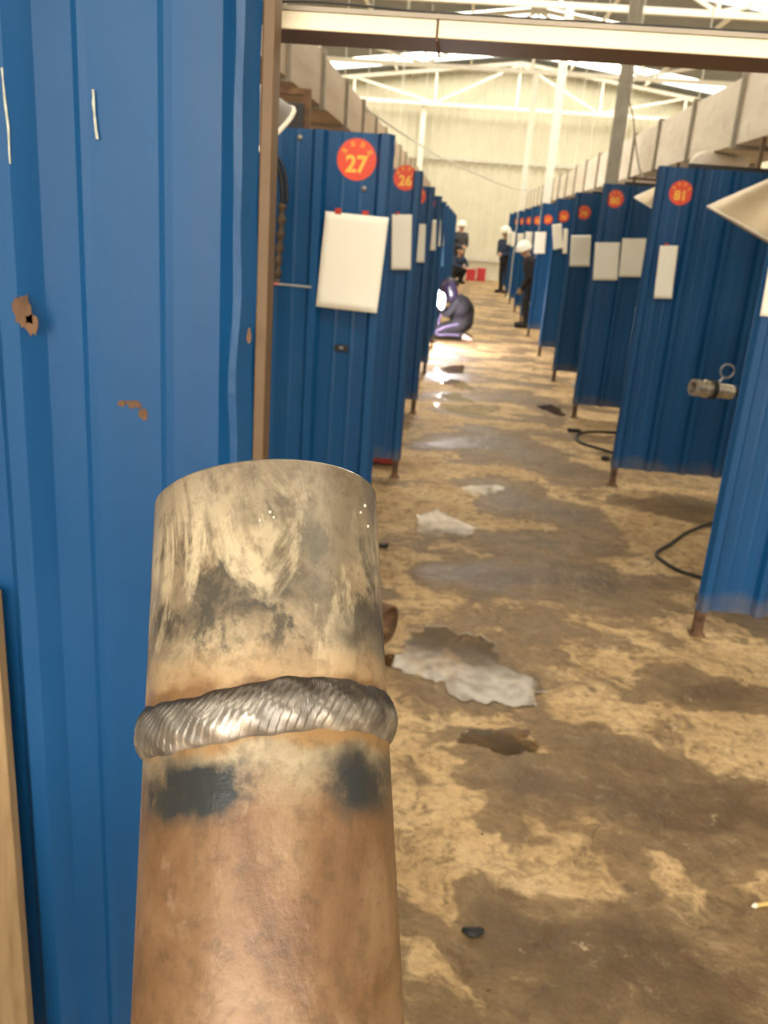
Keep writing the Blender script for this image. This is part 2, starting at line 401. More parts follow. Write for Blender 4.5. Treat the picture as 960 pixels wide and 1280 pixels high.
for z in (.58, 3.38):
    struct(MB().box((RIDGE, YB - .09, z), (XR - XL, .06, .07)).build('trim_%d' % k, 'girt_paint')); k += 1

# roof trusses across the hall
def truss(Y, label):
    r = thing('roof_truss', label, 'truss', (RIDGE, Y, 4.8), 'steel roof trusses'); H = 9.9
    MB().box((0, 0, 0), (2 * H, .09, .09)).build('bottom_chord', 'truss_paint', r)
    for s in (-1, 1):
        MB().bar((0, 0, ZR - .16 - 4.8), (s * H, 0, ZR - .16 - PITCH * H - 4.8), .09, .09).build('top_chord', 'truss_paint', r)
    nodes = [0] + [s * i * 2.35 for i in range(1, 5) for s in (-1, 1)]
    tz = lambda x: ZR - .16 - PITCH * abs(x) - 4.8
    for x in nodes:
        if tz(x) > .1: MB().bar((x, 0, .03), (x, 0, tz(x)), .06, .06).build('post', 'truss_paint', r)
    for s in (-1, 1):
        for i in range(4):
            xa, xb = s * i * 2.35, s * (i + 1) * 2.35
            if i % 2 == 0: p, q = (xa, 0, tz(xa) - .03), (xb, 0, .03)
            else: p, q = (xa, 0, .03), (xb, 0, max(tz(xb) - .02, .05))
            MB().bar(p, q, .055, .055).build('brace', 'truss_paint', r)
for Y, l in ((27.55, 'white lattice roof truss against the far cream wall'), (21.2, 'white lattice roof truss, second from the far cream wall'),
             (15.2, 'white lattice roof truss, third from the far cream wall'), (9.0, 'white lattice roof truss above the wide steel column'), (3.0, 'white lattice roof truss above the partition numbered 27')):
    truss(Y, l)
def column(x, Y, wdt, label, z1=4.8, mat='column_paint'):
    r = thing('steel_column', label, 'column', (x, Y, 0), 'steel columns')
    MB().box((0, 0, z1 / 2), (.012, wdt * .8, z1)).build('web', mat, r)
    for s in (-1, 1): MB().box((0, s * wdt * .4, z1 / 2), (wdt, .012, z1)).build('flange', mat, r)
    MB().box((0, 0, .012), (wdt * 1.7, wdt * 1.7, .024)).build('base_plate', mat, r)
column(1.355, 9.2, .115, 'grey-cream steel column rising behind the booths, widest of its line')
column(1.25, 15.2, .13, 'slim cream steel column, second along the line under the ridge', mat='truss_paint')
column(1.2, 21.2, .13, 'slim cream steel column, third along the line under the ridge', mat='truss_paint')
column(-1.55, 27.72, .14, 'pale steel column standing against the far cream wall', mat='truss_paint')
column(4.2, 27.72, .14, 'pale steel column against the far wall beyond the exhaust duct', mat='truss_paint')

# ------------------------------------------------------------------ blue partitions
ROWL = [1.06, 3.15, 5.17, 7.14, 9.23, 11.28, 13.3, 15.35, 17.4, 19.45, 21.5, 23.55]
ROWR = [1.15, 3.29, 5.46, 7.56, 9.44, 11.38, 13.5, 15.5, 17.5, 19.5, 21.5, 23.5]
XEL, XER = -.265, 1.055
def digits_mesh(txt, size, name):
    cu = bpy.data.curves.new(name, 'FONT'); cu.body = txt; cu.size = size; cu.align_x = 'CENTER'; cu.align_y = 'CENTER'; cu.extrude = .0006; cu.offset = size * .032; cu.resolution_u = 3
    o = bpy.data.objects.new(name, cu); COL.objects.link(o)
    dg = bpy.context.evaluated_depsgraph_get(); me = bpy.data.meshes.new_from_object(o.evaluated_get(dg)); bpy.data.objects.remove(o); bpy.data.curves.remove(cu)
    me.materials.clear(); me.materials.append(M['yellow_print']); return me
def sticker(parent, lx, lz, num, r=.067, ly=-.003):
    m = MB(); n = 40
    m.v += [Vector((0, 0, 0))] + [Vector((r * math.cos(2 * PI * k / n), 0, r * math.sin(2 * PI * k / n))) for k in range(n)]
    m.f += [[0, k + 1, (k + 1) % n + 1] for k in range(n)]
    st = m.build('number_sticker', 'red_print', parent, solid=.001); st.location = (lx, ly, lz); st['label'] = 'round red sticker with the yellow number %s' % num
    d = bpy.data.objects.new('digits', digits_mesh(num, .074, 'digits')); COL.objects.link(d); d.parent = st
    d.location = (0, -.0012, -.017); d.rotation_euler = (PI / 2, 0, 0); d['label'] = 'yellow digits %s' % num
    mk = MB()                                              # four small worn characters over the number
    for a in (149, 109, 69, 29):
        c = Vector((.050 * math.cos(math.radians(a)), -.0012, .050 * math.sin(math.radians(a))))
        rt = Matrix.Rotation(math.radians(-(a - 90)), 3, 'Y')
        for off, dim in (((0, 0, .006), (.014, .001, .003)), ((0, 0, 0), (.011, .001, .003)), ((0, 0, -.006), (.015, .001, .003)), ((0, 0, 0), (.003, .001, .016))):
            mk.box(c + rt @ Vector(off), dim, rt)
    mk.build('characters', 'yellow_print', st)
def build_sheet_mesh(sgn, width, z0, z1, pitch, first):
    prof = corr(0, width, pitch, .026, .052, .026, .0014, first)
    return sheet(prof, lambda u, d, z: (sgn * u, -d, z), z0, z1).mesh('sheet', 'blue_paint')
meshL = build_sheet_mesh(-1, 1.45, .12, 1.775, .222, .03); meshR = build_sheet_mesh(1, 1.45, .12, 1.91, .207, .03)
def post_mesh(h): return MB().box((0, 0, h / 2), (.036, .036, h)).mesh('post', 'rust_steel')
postL, postR = post_mesh(1.74), post_mesh(1.87)
railm = MB().box((0, 0, 0), (1.45, .03, .03)).mesh('rail', 'frame_brown')
footm = MB().box((0, 0, .004), (.06, .06, .008)).mesh('foot_plate', 'rust_steel')
def link(me, name, parent, loc=(0, 0, 0), solid=0):
    o = bpy.data.objects.new(name, me); COL.objects.link(o); o.parent = parent; o.location = loc
    if solid: md = o.modifiers.new('thickness', 'SOLIDIFY'); md.thickness = solid; md.offset = 0
    return o
def partition(side, Y, label, num=None, sx=None, sz=None):
    sgn = side; xe = XEL if side < 0 else XER; zt = 1.775 if side < 0 else 1.91
    r = thing('booth_partition', label, 'partition', (xe, Y, 0), 'blue booth partitions')
    link(meshL if side < 0 else meshR, 'sheet', r, solid=.003)
    pm = postL if side < 0 else postR
    for u in (.031, 1.42):
        link(pm, 'post', r, (sgn * u, .0225, 0)); link(footm, 'foot_plate', r, (sgn * u, .0225, 0))
    for z in (.16, zt - .05): link(railm, 'rail', r, (sgn * .725, .02, z))
    if num: sticker(r, sx - xe, sz, num)
    if side > 0:
        MB().bar((.56, .02, zt - .08), (.56, .02, 2.1), .022, .022).build('duct_strut', 'frame_brown', r)
        MB().box((.62, .02, zt + .01), (.9, .03, .03)).build('top_angle', 'dark_metal', r)
    return r
ORD = ['', 'first', 'second', 'third', 'fourth', 'fifth', 'sixth', 'seventh', 'eighth', 'ninth', 'tenth', 'eleventh']
STL = {5.17: (-.362, 1.735), 7.14: (-.40, 1.70), 9.23: (-.40, 1.70), 11.28: (-.40, 1.70), 13.3: (-.40, 1.70)}
STR = {5.46: (1.205, 1.774), 7.56: (1.165, 1.80), 9.44: (1.165, 1.725), 11.38: (1.165, 1.71), 13.5: (1.165, 1.69), 15.5: (1.165, 1.69), 17.5: (1.165, 1.70), 19.5: (1.165, 1.70), 21.5: (1.165, 1.70)}
P27 = None
for i, Y in enumerate(ROWL[1:]):
    if i == 0:
        P27 = partition(-1, Y, 'bright blue corrugated partition with a red sticker numbered 27', '27', -.390, 1.69)
    else:
        st = STL.get(Y)
        partition(-1, Y, '%s blue partition behind the one numbered 27, in the same row' % ORD[i], str(27 - i) if st else None, *(st or (0, 0)))
for i, Y in enumerate(ROWR):
    if i == 0: continue
    if i == 1: lb = 'bright blue corrugated partition with rusty post, in front of the one numbered 81'
    elif i == 2: lb = 'dark blue corrugated partition with a red sticker numbered 81'
    else: lb = '%s blue partition behind the one numbered 81, in the same row' % ORD[i - 2]
    st = STR.get(Y); partition(1, Y, lb, str(83 - i) if st else None, *(st or (0, 0)))

# near partition beside the camera, with its own wider ribs
r = thing('booth_partition', 'large scratched blue corrugated partition right behind the welded pipe', 'partition', (XEL + .02, 1.06, 0), 'blue booth partitions')
prof = [(0, .004), (.012, .030), (.020, .030), (.040, .008), (.098, .008), (.106, .012), (.114, .008), (.196, .008), (.204, .012), (.212, .008), (.258, .008), (.280, .034), (.302, .034), (.322, .008),
        (.40, .008), (.408, .012), (.416, .008), (.52, .008), (.545, .034), (.57, .034), (.595, .008), (.80, .008), (.825, .034), (.85, .034), (.875, .008), (1.40, .008)]
rows = 60; m = MB()
for j in range(rows + 1):
    z = .1 + (1.80 - .1) * j / rows
    for i, (u, d) in enumerate(prof):
        dent = 0
        if i <= 2: dent = .0022 * math.sin(z * 23) * math.exp(-((z - 1.35) / .16) ** 2) + .0007 * math.sin(z * 41 + i)
        m.v.append(Vector((-u + dent * .8, -d + dent, z)))
W = len(prof)
for j in range(rows):
    for i in range(W - 1): m.f.append([j * W + i, j * W + i + 1, (j + 1) * W + i + 1, (j + 1) * W + i])
m.build('sheet', 'blue_paint', r, solid=.003)
MB().box((.009, .014, .9), (.014, .036, 1.8)).build('post', 'frame_brown', r, bevel=.002)
MB().box((-1.38, .02, .9), (.036, .036, 1.8)).build('post', 'rust_steel', r)
for z in (.14, 1.76): link(railm, 'rail', r, (-.70, .02, z))
# bare scratches and rust on the sheet
def mark(parent, pts, mat, ly, name='scratch'):
    mm = MB(); n = len(pts); mm.v += [Vector((p[0], ly, p[1])) for p in pts]; mm.f.append(list(range(n)))
    return mm.build(name, mat, parent, solid=.0006)
plain('bare_scratch', (.40, .42, .34), .5, 0, .3, 80); plain('rust_mark', (.12, .062, .03), .8, 0, .4, 30)
def strip_mark(px_pts, width, mat, dep, name):
    pts = []; 
    for (px, py) in px_pts:
        p = AT(px, py, 1.06 - dep) - Vector((XEL + .02, 1.06, 0)); pts.append(p)
    L = [(p.x - width * random.uniform(.2, .6), p.z) for p in pts]; Rr = [(p.x + width * random.uniform(.2, .6), p.z) for p in pts][::-1]
    return mark(r, L + Rr, mat, -dep - .0022, name)
strip_mark([(117, 112), (118, 120), (118, 130), (119, 142), (120, 150), (121, 164), (122, 174)], .0042, 'bare_scratch', .012, 'scratch')
strip_mark([(3, 85), (5, 100), (7, 125), (12, 160), (13, 190), (14, 205)], .0028, 'bare_scratch', .034, 'scratch')
strip_mark([(293, 143), (292, 160), (295, 190), (297, 205)], .003, 'bare_scratch', .012, 'scratch')
def spot(px, py, rx, rz, dep, seed):
    rnd = random.Random(seed); c = AT(px, py, 1.06 - dep) - Vector((XEL + .02, 1.06, 0)); n = 18
    pts = [(c.x + rx * math.cos(2 * PI * k / n) * rnd.uniform(.65, 1.15), c.z + rz * math.sin(2 * PI * k / n) * rnd.uniform(.65, 1.15)) for k in range(n)]
    mm = MB(); mm.v += [Vector((c.x, -dep - .0022, c.z))] + [Vector((q[0], -dep - .0022, q[1])) for q in pts]; mm.f += [[0, k + 1, (k + 1) % n + 1] for k in range(n)]
    mm.build('rust_spot', 'rust_mark', r, solid=.0006)
spot(153, 504, .006, .005, .008, 1); spot(168, 505, .011, .006, .008, 2); spot(180, 517, .007, .008, .008, 3)
spot(30, 388, .013, .022, .034, 4); spot(40, 405, .009, .014, .034, 5); spot(312, 420, .003, .010, .030, 6)

# crossbar over the aisle with a cable laid on it
r = thing('crossbar', 'cream steel crossbar spanning the aisle overhead', 'beam', (0, 1.13, 1.706))
MB().box((.41, .002, .0085), (1.34, .004, .019)).build('front_flange', 'cream_paint', r, bevel=.0012)
MB().box((.41, .048, .001), (1.34, .090, .004)).build('bottom_flange', 'frame_brown', r)
MB().box((.41, .004, .0205), (1.34, .014, .005)).build('lip', 'duct_flange', r)
MB().box((.41, .092, .0105), (1.34, .004, .022)).build('rear_flange', 'cream_paint', r)
MB().box((-.254, -.028, .0085), (.008, .062, .018)).build('end_plate', 'frame_brown', r)
MB().box((1.06, .046, -.853), (.036, .036, 1.706)).build('upright', 'rust_steel', r)
MB().box((1.06, .046, -1.702), (.10, .10, .008)).build('foot_plate', 'rust_steel', r)
MB().box((-.055, .046, .010), (.0025, .097, .030)).build('strap', 'rust_steel', r)
pts = [(-.252, 1.137, 1.7335), (-.20, 1.139, 1.736), (-.14, 1.14, 1.735), (-.08, 1.139, 1.7325), (-.02, 1.139, 1.7322), (.1, 1.139, 1.7322), (.35, 1.139, 1.7322), (.8, 1.139, 1.7322), (1.06, 1.139, 1.7322)]
tag(MB().tube(smooth_path(pts, 6), .0014, 6).build('cable', 'black_rubber', smooth=True), 'thin dark cable lying along the top of the cream crossbar', 'cable')

# wooden board beside the near partition
bt, bb = AT(0, 850, 1.0), AT(55, 1280, 1.0); dr = (bb - bt).normalized(); foot = bb + dr * ((bb.z) / -dr.z); top = bt - dr * .12
m = MB(); wv_ = Vector((-.24, 0, -.012)); th = Vector((0, .02, 0)); leanv = Vector((0, -.07, 0)); lean2 = Vector((0, .012, 0))
f1, t1 = foot + leanv, top + lean2; f1.z = .001
for p in (f1, f1 + Vector((-.24, 0, 0)), t1 + wv_, t1): m.v += [p, p + th]
m.f = [[0, 2, 4, 6], [1, 7, 5, 3], [0, 1, 3, 2], [2, 3, 5, 4], [4, 5, 7, 6], [6, 7, 1, 0]]
tag(m.build('wooden_board', 'wood_board', bevel=.002), 'weathered brown wooden board leaning against the large scratched blue partition', 'board')

# details on partition 27
P = P27; o27 = Vector((XEL, 3.15, 0))
for px, py in ((375, 172), (480, 182), (455, 236)):
    p = AT(px, py, 3.147) - o27
    MB().lathe([(0, -.006), (.008, -.005), (.010, 0)], 10, m=Matrix.Translation(p) @ Matrix.Rotation(-PI / 2, 4, 'X')).build('bolt', 'bolt_steel', P, smooth=True)
p = AT(427, 435, 3.147) - o27
lt = MB().box((p.x, -.006, p.z), (.05, .008, .022)).build('latch_plate', 'dark_metal', P, bevel=.002)
MB().box((p.x, -.012, p.z + .002), (.014, .006, .010)).build('catch', 'bolt_steel', lt)
MB().bar((-.31, .03, 1.74), (-.31, .03, 1.90), .03, .02).build('bracket', 'rust_steel', P); MB().bar((-.31, .03, 1.89), (-.62, .03, 1.89), .02, .03).build('bracket', 'rust_steel', P)
jb = tag(MB().box((-.625, 3.19, 1.80), (.09, .05, .11)).build('junction_box', 'dark_metal', bevel=.006), 'small dark junction box above the partition numbered 27', 'box')
hp = [AT(x, y, 3.115) for x, y in ((334, 190), (345, 203), (352, 226), (353, 255), (351, 290), (348, 325), (346, 352))]
hs = thing('welding_cable', 'taped dark welding cable hanging on the partition numbered 27', 'cable', hp[-1])
hl = [q - hp[-1] for q in hp]
MB().tube(smooth_path([q + Vector((0, .0, 0)) for q in hl[:5]], 8), .008, 10).build('hose', 'black_rubber', hs, smooth=True)
MB().tube(smooth_path([q + Vector((.016, -.002, .004)) for q in hl[:4]], 8), .005, 8).build('thin_lead', 'dark_metal', hs, smooth=True)
sp = smooth_path(hl[3:], 10); MB().tube(sp, [.012 + .004 * math.sin(i * 1.3) for i in range(len(sp))], 10).build('tape_wrap', 'tape_brown', hs, smooth=True)
ra, rb = AT(326, 353, 3.095), AT(389, 359, 3.095)
rd = thing('welding_rod', 'thin pink and grey welding rod gripped by the taped cable', 'rod', ra)
mid_ = (rb - ra) * .36
MB().tube([(0, 0, 0), mid_], .0045, 8).build('coated_end', 'rod_pink', rd); MB().tube([mid_, rb - ra], .004, 8).build('bare_end', 'rod_grey', rd)

# papers: (corner pixels TL, TR, BL), partition depth, label
def paper(tl, tr, bl, Y, label, mat='paper', curl=.01, tape=False, bulge=.006):
    a, b, c = AT(*tl, Y), AT(*tr, Y), AT(*bl, Y); ex, ez = b - a, c - a
    m = MB(); m.grid(lambda u, v: a + ex * u + ez * v + Vector((0, -bulge * math.sin(PI * u) * .6 - curl * max(0, v - .75) * 4 * u, 0)), 10, 12)
    pr = bpy.data.objects.new('paper_notice', None); COL.objects.link(pr); pr.location = a; tag(pr, label, 'paper', 'white paper sheets on the partitions')
    for i in range(len(m.v)): m.v[i] = m.v[i] - a
    m.build('paper_sheet', mat, pr, smooth=True, solid=.0008)
    if tape:
        for q in tape:
            MB().box(ex * q + Vector((0, -.002, .004)), (.022, .002, .020)).build('tape', 'red_tape', pr)
    return pr
paper((407, 264), (486, 272), (395, 383), 3.120, 'large cream-white paper sheet on the partition numbered 27', tape=(.2, .63), curl=.012)
paper((490, 268), (515, 268), (489, 337), 5.138, 'pale paper sheet on the first partition behind number 27', tape=(.3,), curl=.004)
paper((522, 280), (532.5, 280), (520, 328), 7.11, 'narrow pale paper on the second partition behind number 27')
paper((537, 275), (545.5, 275), (536, 313), 9.20, 'pale paper on the third partition behind number 27')
paper((546.5, 274), (551, 274), (545.5, 308), 11.25, 'pale paper on the fourth partition behind number 27')
paper((551.5, 284), (555.5, 284), (550.5, 308), 13.27, 'bright white paper above a blue sheet, fifth partition behind number 27')
paper((550, 310), (554.5, 310), (549.5, 333), 13.26, 'light blue paper under the bright white one', 'paper_blue')
paper((961, 333), (1025, 338), (950, 395), 3.258, 'cream paper on the bright blue partition before number 81')
paper((825, 307), (848, 307), (817, 373), 5.43, 'narrow creased white paper on the partition numbered 81', tape=(.35,))
paper((744, 303), (775, 303), (741, 350), 7.525, 'white paper nearest the post of the first partition behind number 81')
paper((778, 298), (808, 298), (773, 346), 7.527, 'white paper deeper in on the first partition behind number 81')
paper((714, 294), (739, 294), (712, 333), 9.408, 'white paper on the second partition behind number 81')
paper((690, 281), (702, 279), (692, 312), 11.345, 'tilted white paper on the third partition behind number 81')
paper((704.5, 286), (710, 286), (703, 317), 11.343, 'narrow white paper beside the tilted one, third partition behind number 81')
paper((669, 290), (683, 290), (667, 317), 13.465, 'white paper on the fourth partition behind number 81')
paper((657, 290), (666, 290), (655, 313), 15.465, 'white paper on the fifth partition behind number 81')
paper((647, 292), (655, 292), (646, 314), 17.465, 'white paper on the sixth partition behind number 81')
paper((639, 290), (644, 290), (638, 308), 19.468, 'white paper on the seventh partition behind number 81')
paper((634.5, 290), (638.5, 290), (633.5, 306), 21.468, 'white paper on the eighth partition behind number 81')

# ------------------------------------------------------------------ exhaust ducts, hoods
def duct(x0, x1, z0, z1, ys, pitch, n, label, dmat='duct_sheet'):
    r = thing('exhaust_duct', label, 'duct', (x0, ys, z0)); W_, H_ = x1 - x0, z1 - z0
    def fn(u, v):                                          # one section, slightly bulged sides
        a = u * 4; e = int(a) % 4; q = a - int(a); b = .010 * math.sin(PI * v) * math.sin(PI * q)
        c = [(0, 0), (1, 0), (1, 1), (0, 1)]; p0, p1 = c[e], c[(e + 1) % 4]; nx, nz = [(0, -1), (1, 0), (0, 1), (-1, 0)][e]
        return ((p0[0] + (p1[0] - p0[0]) * q) * W_ + nx * b, v * pitch, (p0[1] + (p1[1] - p0[1]) * q) * H_ + nz * b)
    sec = MB().grid(fn, 16, 6, True).mesh('duct_section', dmat)
    fm = MB()
    for c, d in (((W_ / 2, 0, -.012), (W_ + .05, .028, .024)), ((W_ / 2, 0, H_ + .012), (W_ + .05, .028, .024)), ((-.012, 0, H_ / 2), (.024, .028, H_ + .0)), ((W_ + .012, 0, H_ / 2), (.024, .028, H_))): fm.box(c, d)
    fm = fm.mesh('seam_flange', 'duct_flange')
    for i in range(n):
        link(sec, 'duct_section', r, (0, i * pitch, 0)); link(fm, 'seam_flange', r, (0, i * pitch, 0))
    link(fm, 'seam_flange', r, (0, n * pitch, 0))
    for i in range(1, n, 5):                               # hangers up to the roof
        zz = roofz(x0 + W_ / 2) - z0 - .05
        for s in (.02, W_ - .02): MB().bar((s, i * pitch + .05, H_), (s, i * pitch + .05, zz), .008, .008).build('hanger_rod', 'truss_paint', r)
    return r
duct(1.60, 2.10, 2.10, 2.49, 6.0 - 5 * 1.22, 1.22, 21, 'cream sheet-metal exhaust duct above the booths of partition 81')
duct(-1.60, -1.06, 2.21, 2.53, 5.22 - 4 * 1.19, 1.19, 20, 'shade-coloured sheet-metal exhaust duct above the booths of partition 27', 'duct_sheet_shaded')

def hood(side, tip, duct_x, duct_z, label, tx=.40, tz=.91, H_=.27, mat='hood_sheet', ty=-.12):
    # cone with a round mouth tilted towards the aisle; tip = rim point nearest the aisle
    s = side; ax = Vector((s * tx, ty, tz)).normalized(); R0, Rn = .27, .07
    e = Vector((-s, 0, 0)); e = (e - ax * e.dot(ax)).normalized(); c = Vector(tip) - e * R0
    yv = ax.cross(e); mt = Matrix((e, yv, ax)).transposed().to_4x4()
    r = thing('exhaust_hood', label, 'hood', c, 'cone exhaust hoods')
    MB().lathe([(R0, 0), (R0 * .985, .012), (Rn, H_), (Rn, H_ + .06)], 40, m=mt).build('cone', mat, r, smooth=True, solid=.003)
    mm = MB(); mm.tube([mt @ Vector((R0 * math.cos(2 * PI * k / 40), R0 * math.sin(2 * PI * k / 40), 0)) for k in range(41)], .006, 6); mm.build('rolled_rim', 'duct_sheet', r, smooth=True)
    a = mt @ Vector((0, 0, H_ + .05)); b = Vector((duct_x, c.y + .1, duct_z)) - c
    MB().tube(smooth_path([a, a + ax * .08, b + Vector((0, 0, -.08)), b + Vector((0, 0, .02))], 6), Rn * .96, 20).build('neck_tube', 'duct_sheet', r, smooth=True)
hood(1, AT(887, 259, 4.4), 1.80, 2.10, 'tan cone exhaust hood in front of the partition numbered 81')
hood(1, AT(794, 247, 6.5), 1.80, 2.10, 'tan cone exhaust hood behind the partition numbered 81')
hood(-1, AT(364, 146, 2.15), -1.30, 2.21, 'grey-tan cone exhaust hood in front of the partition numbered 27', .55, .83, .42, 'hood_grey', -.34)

# overhead wires
def wire(pts, r_, label, mat='black_rubber'):
    tag(MB().tube(smooth_path(pts, 10), r_, 6).build('overhead_wire', mat, smooth=True), label, 'wire')
wire([(-1.06, 9.0, 2.50), AT(520, 178, 11.5), AT(570, 206, 14), AT(640, 235, 17.5), (1.60, 20.5, 2.36)], .010, 'thin wire sagging across the aisle between the two ducts', 'girt_paint')
wire([(1.34, 8.94, 4.7), AT(788, 82, 8.85), AT(792, 150, 8.85), AT(798, 205, 8.8), AT(806, 222, 8.7), (1.62, 8.7, 2.12)], .007, 'dark wire dropping beside the wide steel column', 'duct_flange')

# ------------------------------------------------------------------ welded pipe in the foreground
axis_c = Vector((322 - CX, -2150 - CY, FPX)).normalized()
P0c = Vector((-.0604, -.0040, .4515)); D_ = .1137
Wc = P0c - axis_c * D_; W0 = camw(*Wc); ax = (camw(*P0c) - W0).normalized()
toward = (Vector((0, 0, CAMH)) - W0); toward = (toward - ax * toward.dot(ax)).normalized(); side_ = ax.cross(toward)
rp = thing('welded_pipe', 'rust-brown steel pipe with a welded ring seam held upright in front', 'pipe', W0)
rp.rotation_euler = Matrix((toward, side_, ax)).transposed().to_euler()       # local x faces the viewer
RP = .0565; LOW = -.26
def tubepart(name, mat, z0, z1, ro=RP):
    ri = ro - .007; pr = [(ro - .0012, z1), (ro, z1 - .0012), (ro, z1 - .03), (ro, (z0 + z1) / 2), (ro, z0 + .001), (ri, z0 + .001), (ri, z1 - .001), (ri + .001, z1)]
    mb_ = MB().lathe(pr, 96, True)
    for v in mb_.v: v.z += .045 * v.y if z1 > .01 or v.z > -.02 else 0
    return mb_.build(name, mat, rp, smooth=True, bevel=0)
up = tubepart('upper_pipe', 'pipe_upper', 0, D_); lo = tubepart('lower_pipe', 'pipe_lower', LOW, .0)
for o in (up, lo):
    md = o.modifiers.new('split', 'EDGE_SPLIT'); md.split_angle = math.radians(40)
BW = .0116
def bead(u, v):
    th = u * 2 * PI; q = v * 2 - 1; z = q * BW * (1 + .03 * math.sin(th * 5 + 1) + .03 * math.sin(th * 13)) + .0016 * math.sin(th * 3 + .6)
    prof_ = max(0.0, 1 - q * q) ** .6
    ph = th * 92 - 2 * PI * (2.0 * q + .7 * q * q) + .9 * math.sin(th * 7)
    saw = (ph / (2 * PI)) % 1.0
    rip = .0008 * (saw ** .6) * max(0.0, 1 - abs(q) ** 3)
    lay = .0008 * math.exp(-((q + .1) / .5) ** 2)
    rr = RP - .0008 + .0036 * prof_ + rip + lay + .0004 * math.sin(th * 23 + q * 5)
    return (rr * math.cos(th), rr * math.sin(th), z + .045 * rr * math.sin(th))
MB().grid(bead, 1500, 22, True).build('weld_bead', 'weld_steel', rp, smooth=True)['label'] = 'raised rippled grey weld bead'
for (px_, zz, s_) in ((-.06, .083, .0009), (.02, .087, .0010), (.05, .0845, .0008), (.98, .10, .0010), (1.02, .09, .0009), (.9, .095, .0008)):
    MB().ell((RP * math.cos(px_), RP * math.sin(px_), zz), (s_, s_, s_), 8, 6).build('spatter', 'bright_steel', rp, smooth=True)
# unseen bench added to shade the near partition; the stand carries the pipe
bn = thing('shade_bench', 'steel bench added under the welded pipe to shade the near partition', 'bench', (-.30, .12, 0))
MB().box((0, 0, .785), (1.25, .72, .03)).build('bench_top', 'rust_steel', bn, bevel=.003)
for sx in (-1, 1):
    for sy in (-1, 1): MB().box((sx * .58, sy * .32, .385), (.045, .045, .77)).build('leg', 'frame_brown', bn)
MB().box((0, 0, .25), (1.15, .62, .02)).build('shelf', 'rust_steel', bn)
pe = W0 + ax * LOW
rs = thing('pipe_stand', 'short steel stand carrying the welded pipe on the added bench', 'stand', (pe.x, pe.y, .80))
MB().box((0, 0, .006), (.16, .16, .012)).build('base_plate', 'rust_steel', rs, bevel=.002)
ph_ = pe.z - .80
MB().tube([(0, 0, .012), (0, 0, ph_ - .10)], .022, 16).build('post', 'rust_steel', rs, smooth=False)
MB().tube([(0, 0, ph_ - .11), Vector((0, 0, ph_ - .02)), Vector((0, 0, ph_)) - ax * .004], .026, 20).build('socket', 'dark_metal', rs)
MB().lathe([(0, 0), (.056, 0), (.056, .006), (0, .006)], 32, m=Matrix.Translation(Vector((0, 0, ph_))) @ Matrix((toward, side_, ax)).transposed().to_4x4() @ Matrix.Translation((0, 0, -.006))).build('seat_plate', 'dark_metal', rs)

# ------------------------------------------------------------------ things on the floor
def puddle(px, py, rx, ry, label, seed, rot=0):
    rnd = random.Random(seed); c = FL(px, py); n = 110; ph = [rnd.uniform(0, 6.28) for _ in range(6)]; m = MB(); ring = []
    for q, zz in ((1.0, .0006), (.97, .0009)):
        for k in range(n):
            a = 2 * PI * k / n; f = 1 + .05 * math.sin(23 * a + ph[5]) + .22 * math.sin(2 * a + ph[0]) + .16 * math.sin(3 * a + ph[1]) + .10 * math.sin(5 * a + ph[2]) + .06 * math.sin(9 * a + ph[3]) + .04 * math.sin(14 * a + ph[4])
            x, y = rx * f * q * math.cos(a), ry * f * q * math.sin(a); cr, sr = math.cos(rot), math.sin(rot)
            m.v.append(Vector((x * cr - y * sr, x * sr + y * cr, zz)))
    for k in range(n): m.f.append([k, (k + 1) % n, n + (k + 1) % n, n + k])
    m.f.append([n + k for k in range(n)])
    tag(m.build('puddle', 'puddle_water', loc=c), label, 'puddle', 'puddles along the aisle')
puddle(552, 655, .12, .24, 'pale puddle beside the foot of the first partition behind number 27', 3, .35)
puddle(575, 830, .24, .25, 'broad grey puddle right beside the welded pipe', 5, .3)
puddle(585, 512, .22, .26, 'long pale puddle in the aisle near the second partition behind number 27', 8, .1)
puddle(570, 497, .14, .20, 'small pale puddle behind the long pale one', 11)
puddle(572, 480, .13, .25, 'pale puddle, second behind the long pale one', 12)
puddle(565, 462, .14, .35, 'thin pale puddle before the kneeling welder', 14)
puddle(603, 612, .13, .10, 'shallow puddle in the middle of the aisle', 15, .2)
puddle(690, 512, .10, .22, 'dark puddle beside the foot of the second partition behind number 81', 17)
puddle(625, 925, .14, .06, 'small wet patch on the brown blotched floor', 19, .2)

def floor_cable(pxs, r_, label, z=None):
    pts = [FL(px, py) + Vector((0, 0, r_ + (0 if z is None else z[i]))) for i, (px, py) in enumerate(pxs)]
    tag(MB().tube(smooth_path(pts, 8), r_, 8).build('floor_cable', 'black_rubber', smooth=True), label, 'cable')
floor_cable([(905, 650), (880, 659), (858, 668), (838, 682), (820, 694), (832, 706), (850, 716), (866, 721), (888, 728)], .009, 'black cable looped on the floor behind the bright blue partition before 81')
floor_cable([(785, 543), (765, 542), (742, 541), (725, 543), (720, 549), (726, 555), (738, 559), (752, 563), (765, 567), (785, 572)], .010, 'black cable loop on the floor behind the partition numbered 81')
c = FL(716, 540); tag(MB().box((0, 0, .014), (.09, .035, .028)).ell((.05, 0, .014), (.02, .014, .013)).build('cable_plug', 'black_rubber', loc=c, bevel=.004), 'black plug lying by the cable loop behind partition 81', 'plug')
c = FL(756, 575); tag(MB().ell((0, 0, .014), (.03, .022, .016)).ell((.02, .01, .01), (.018, .016, .012)).build('slag_lump', 'black_rubber', loc=c, smooth=True), 'small dark lump beside the post of partition 81', 'lump')
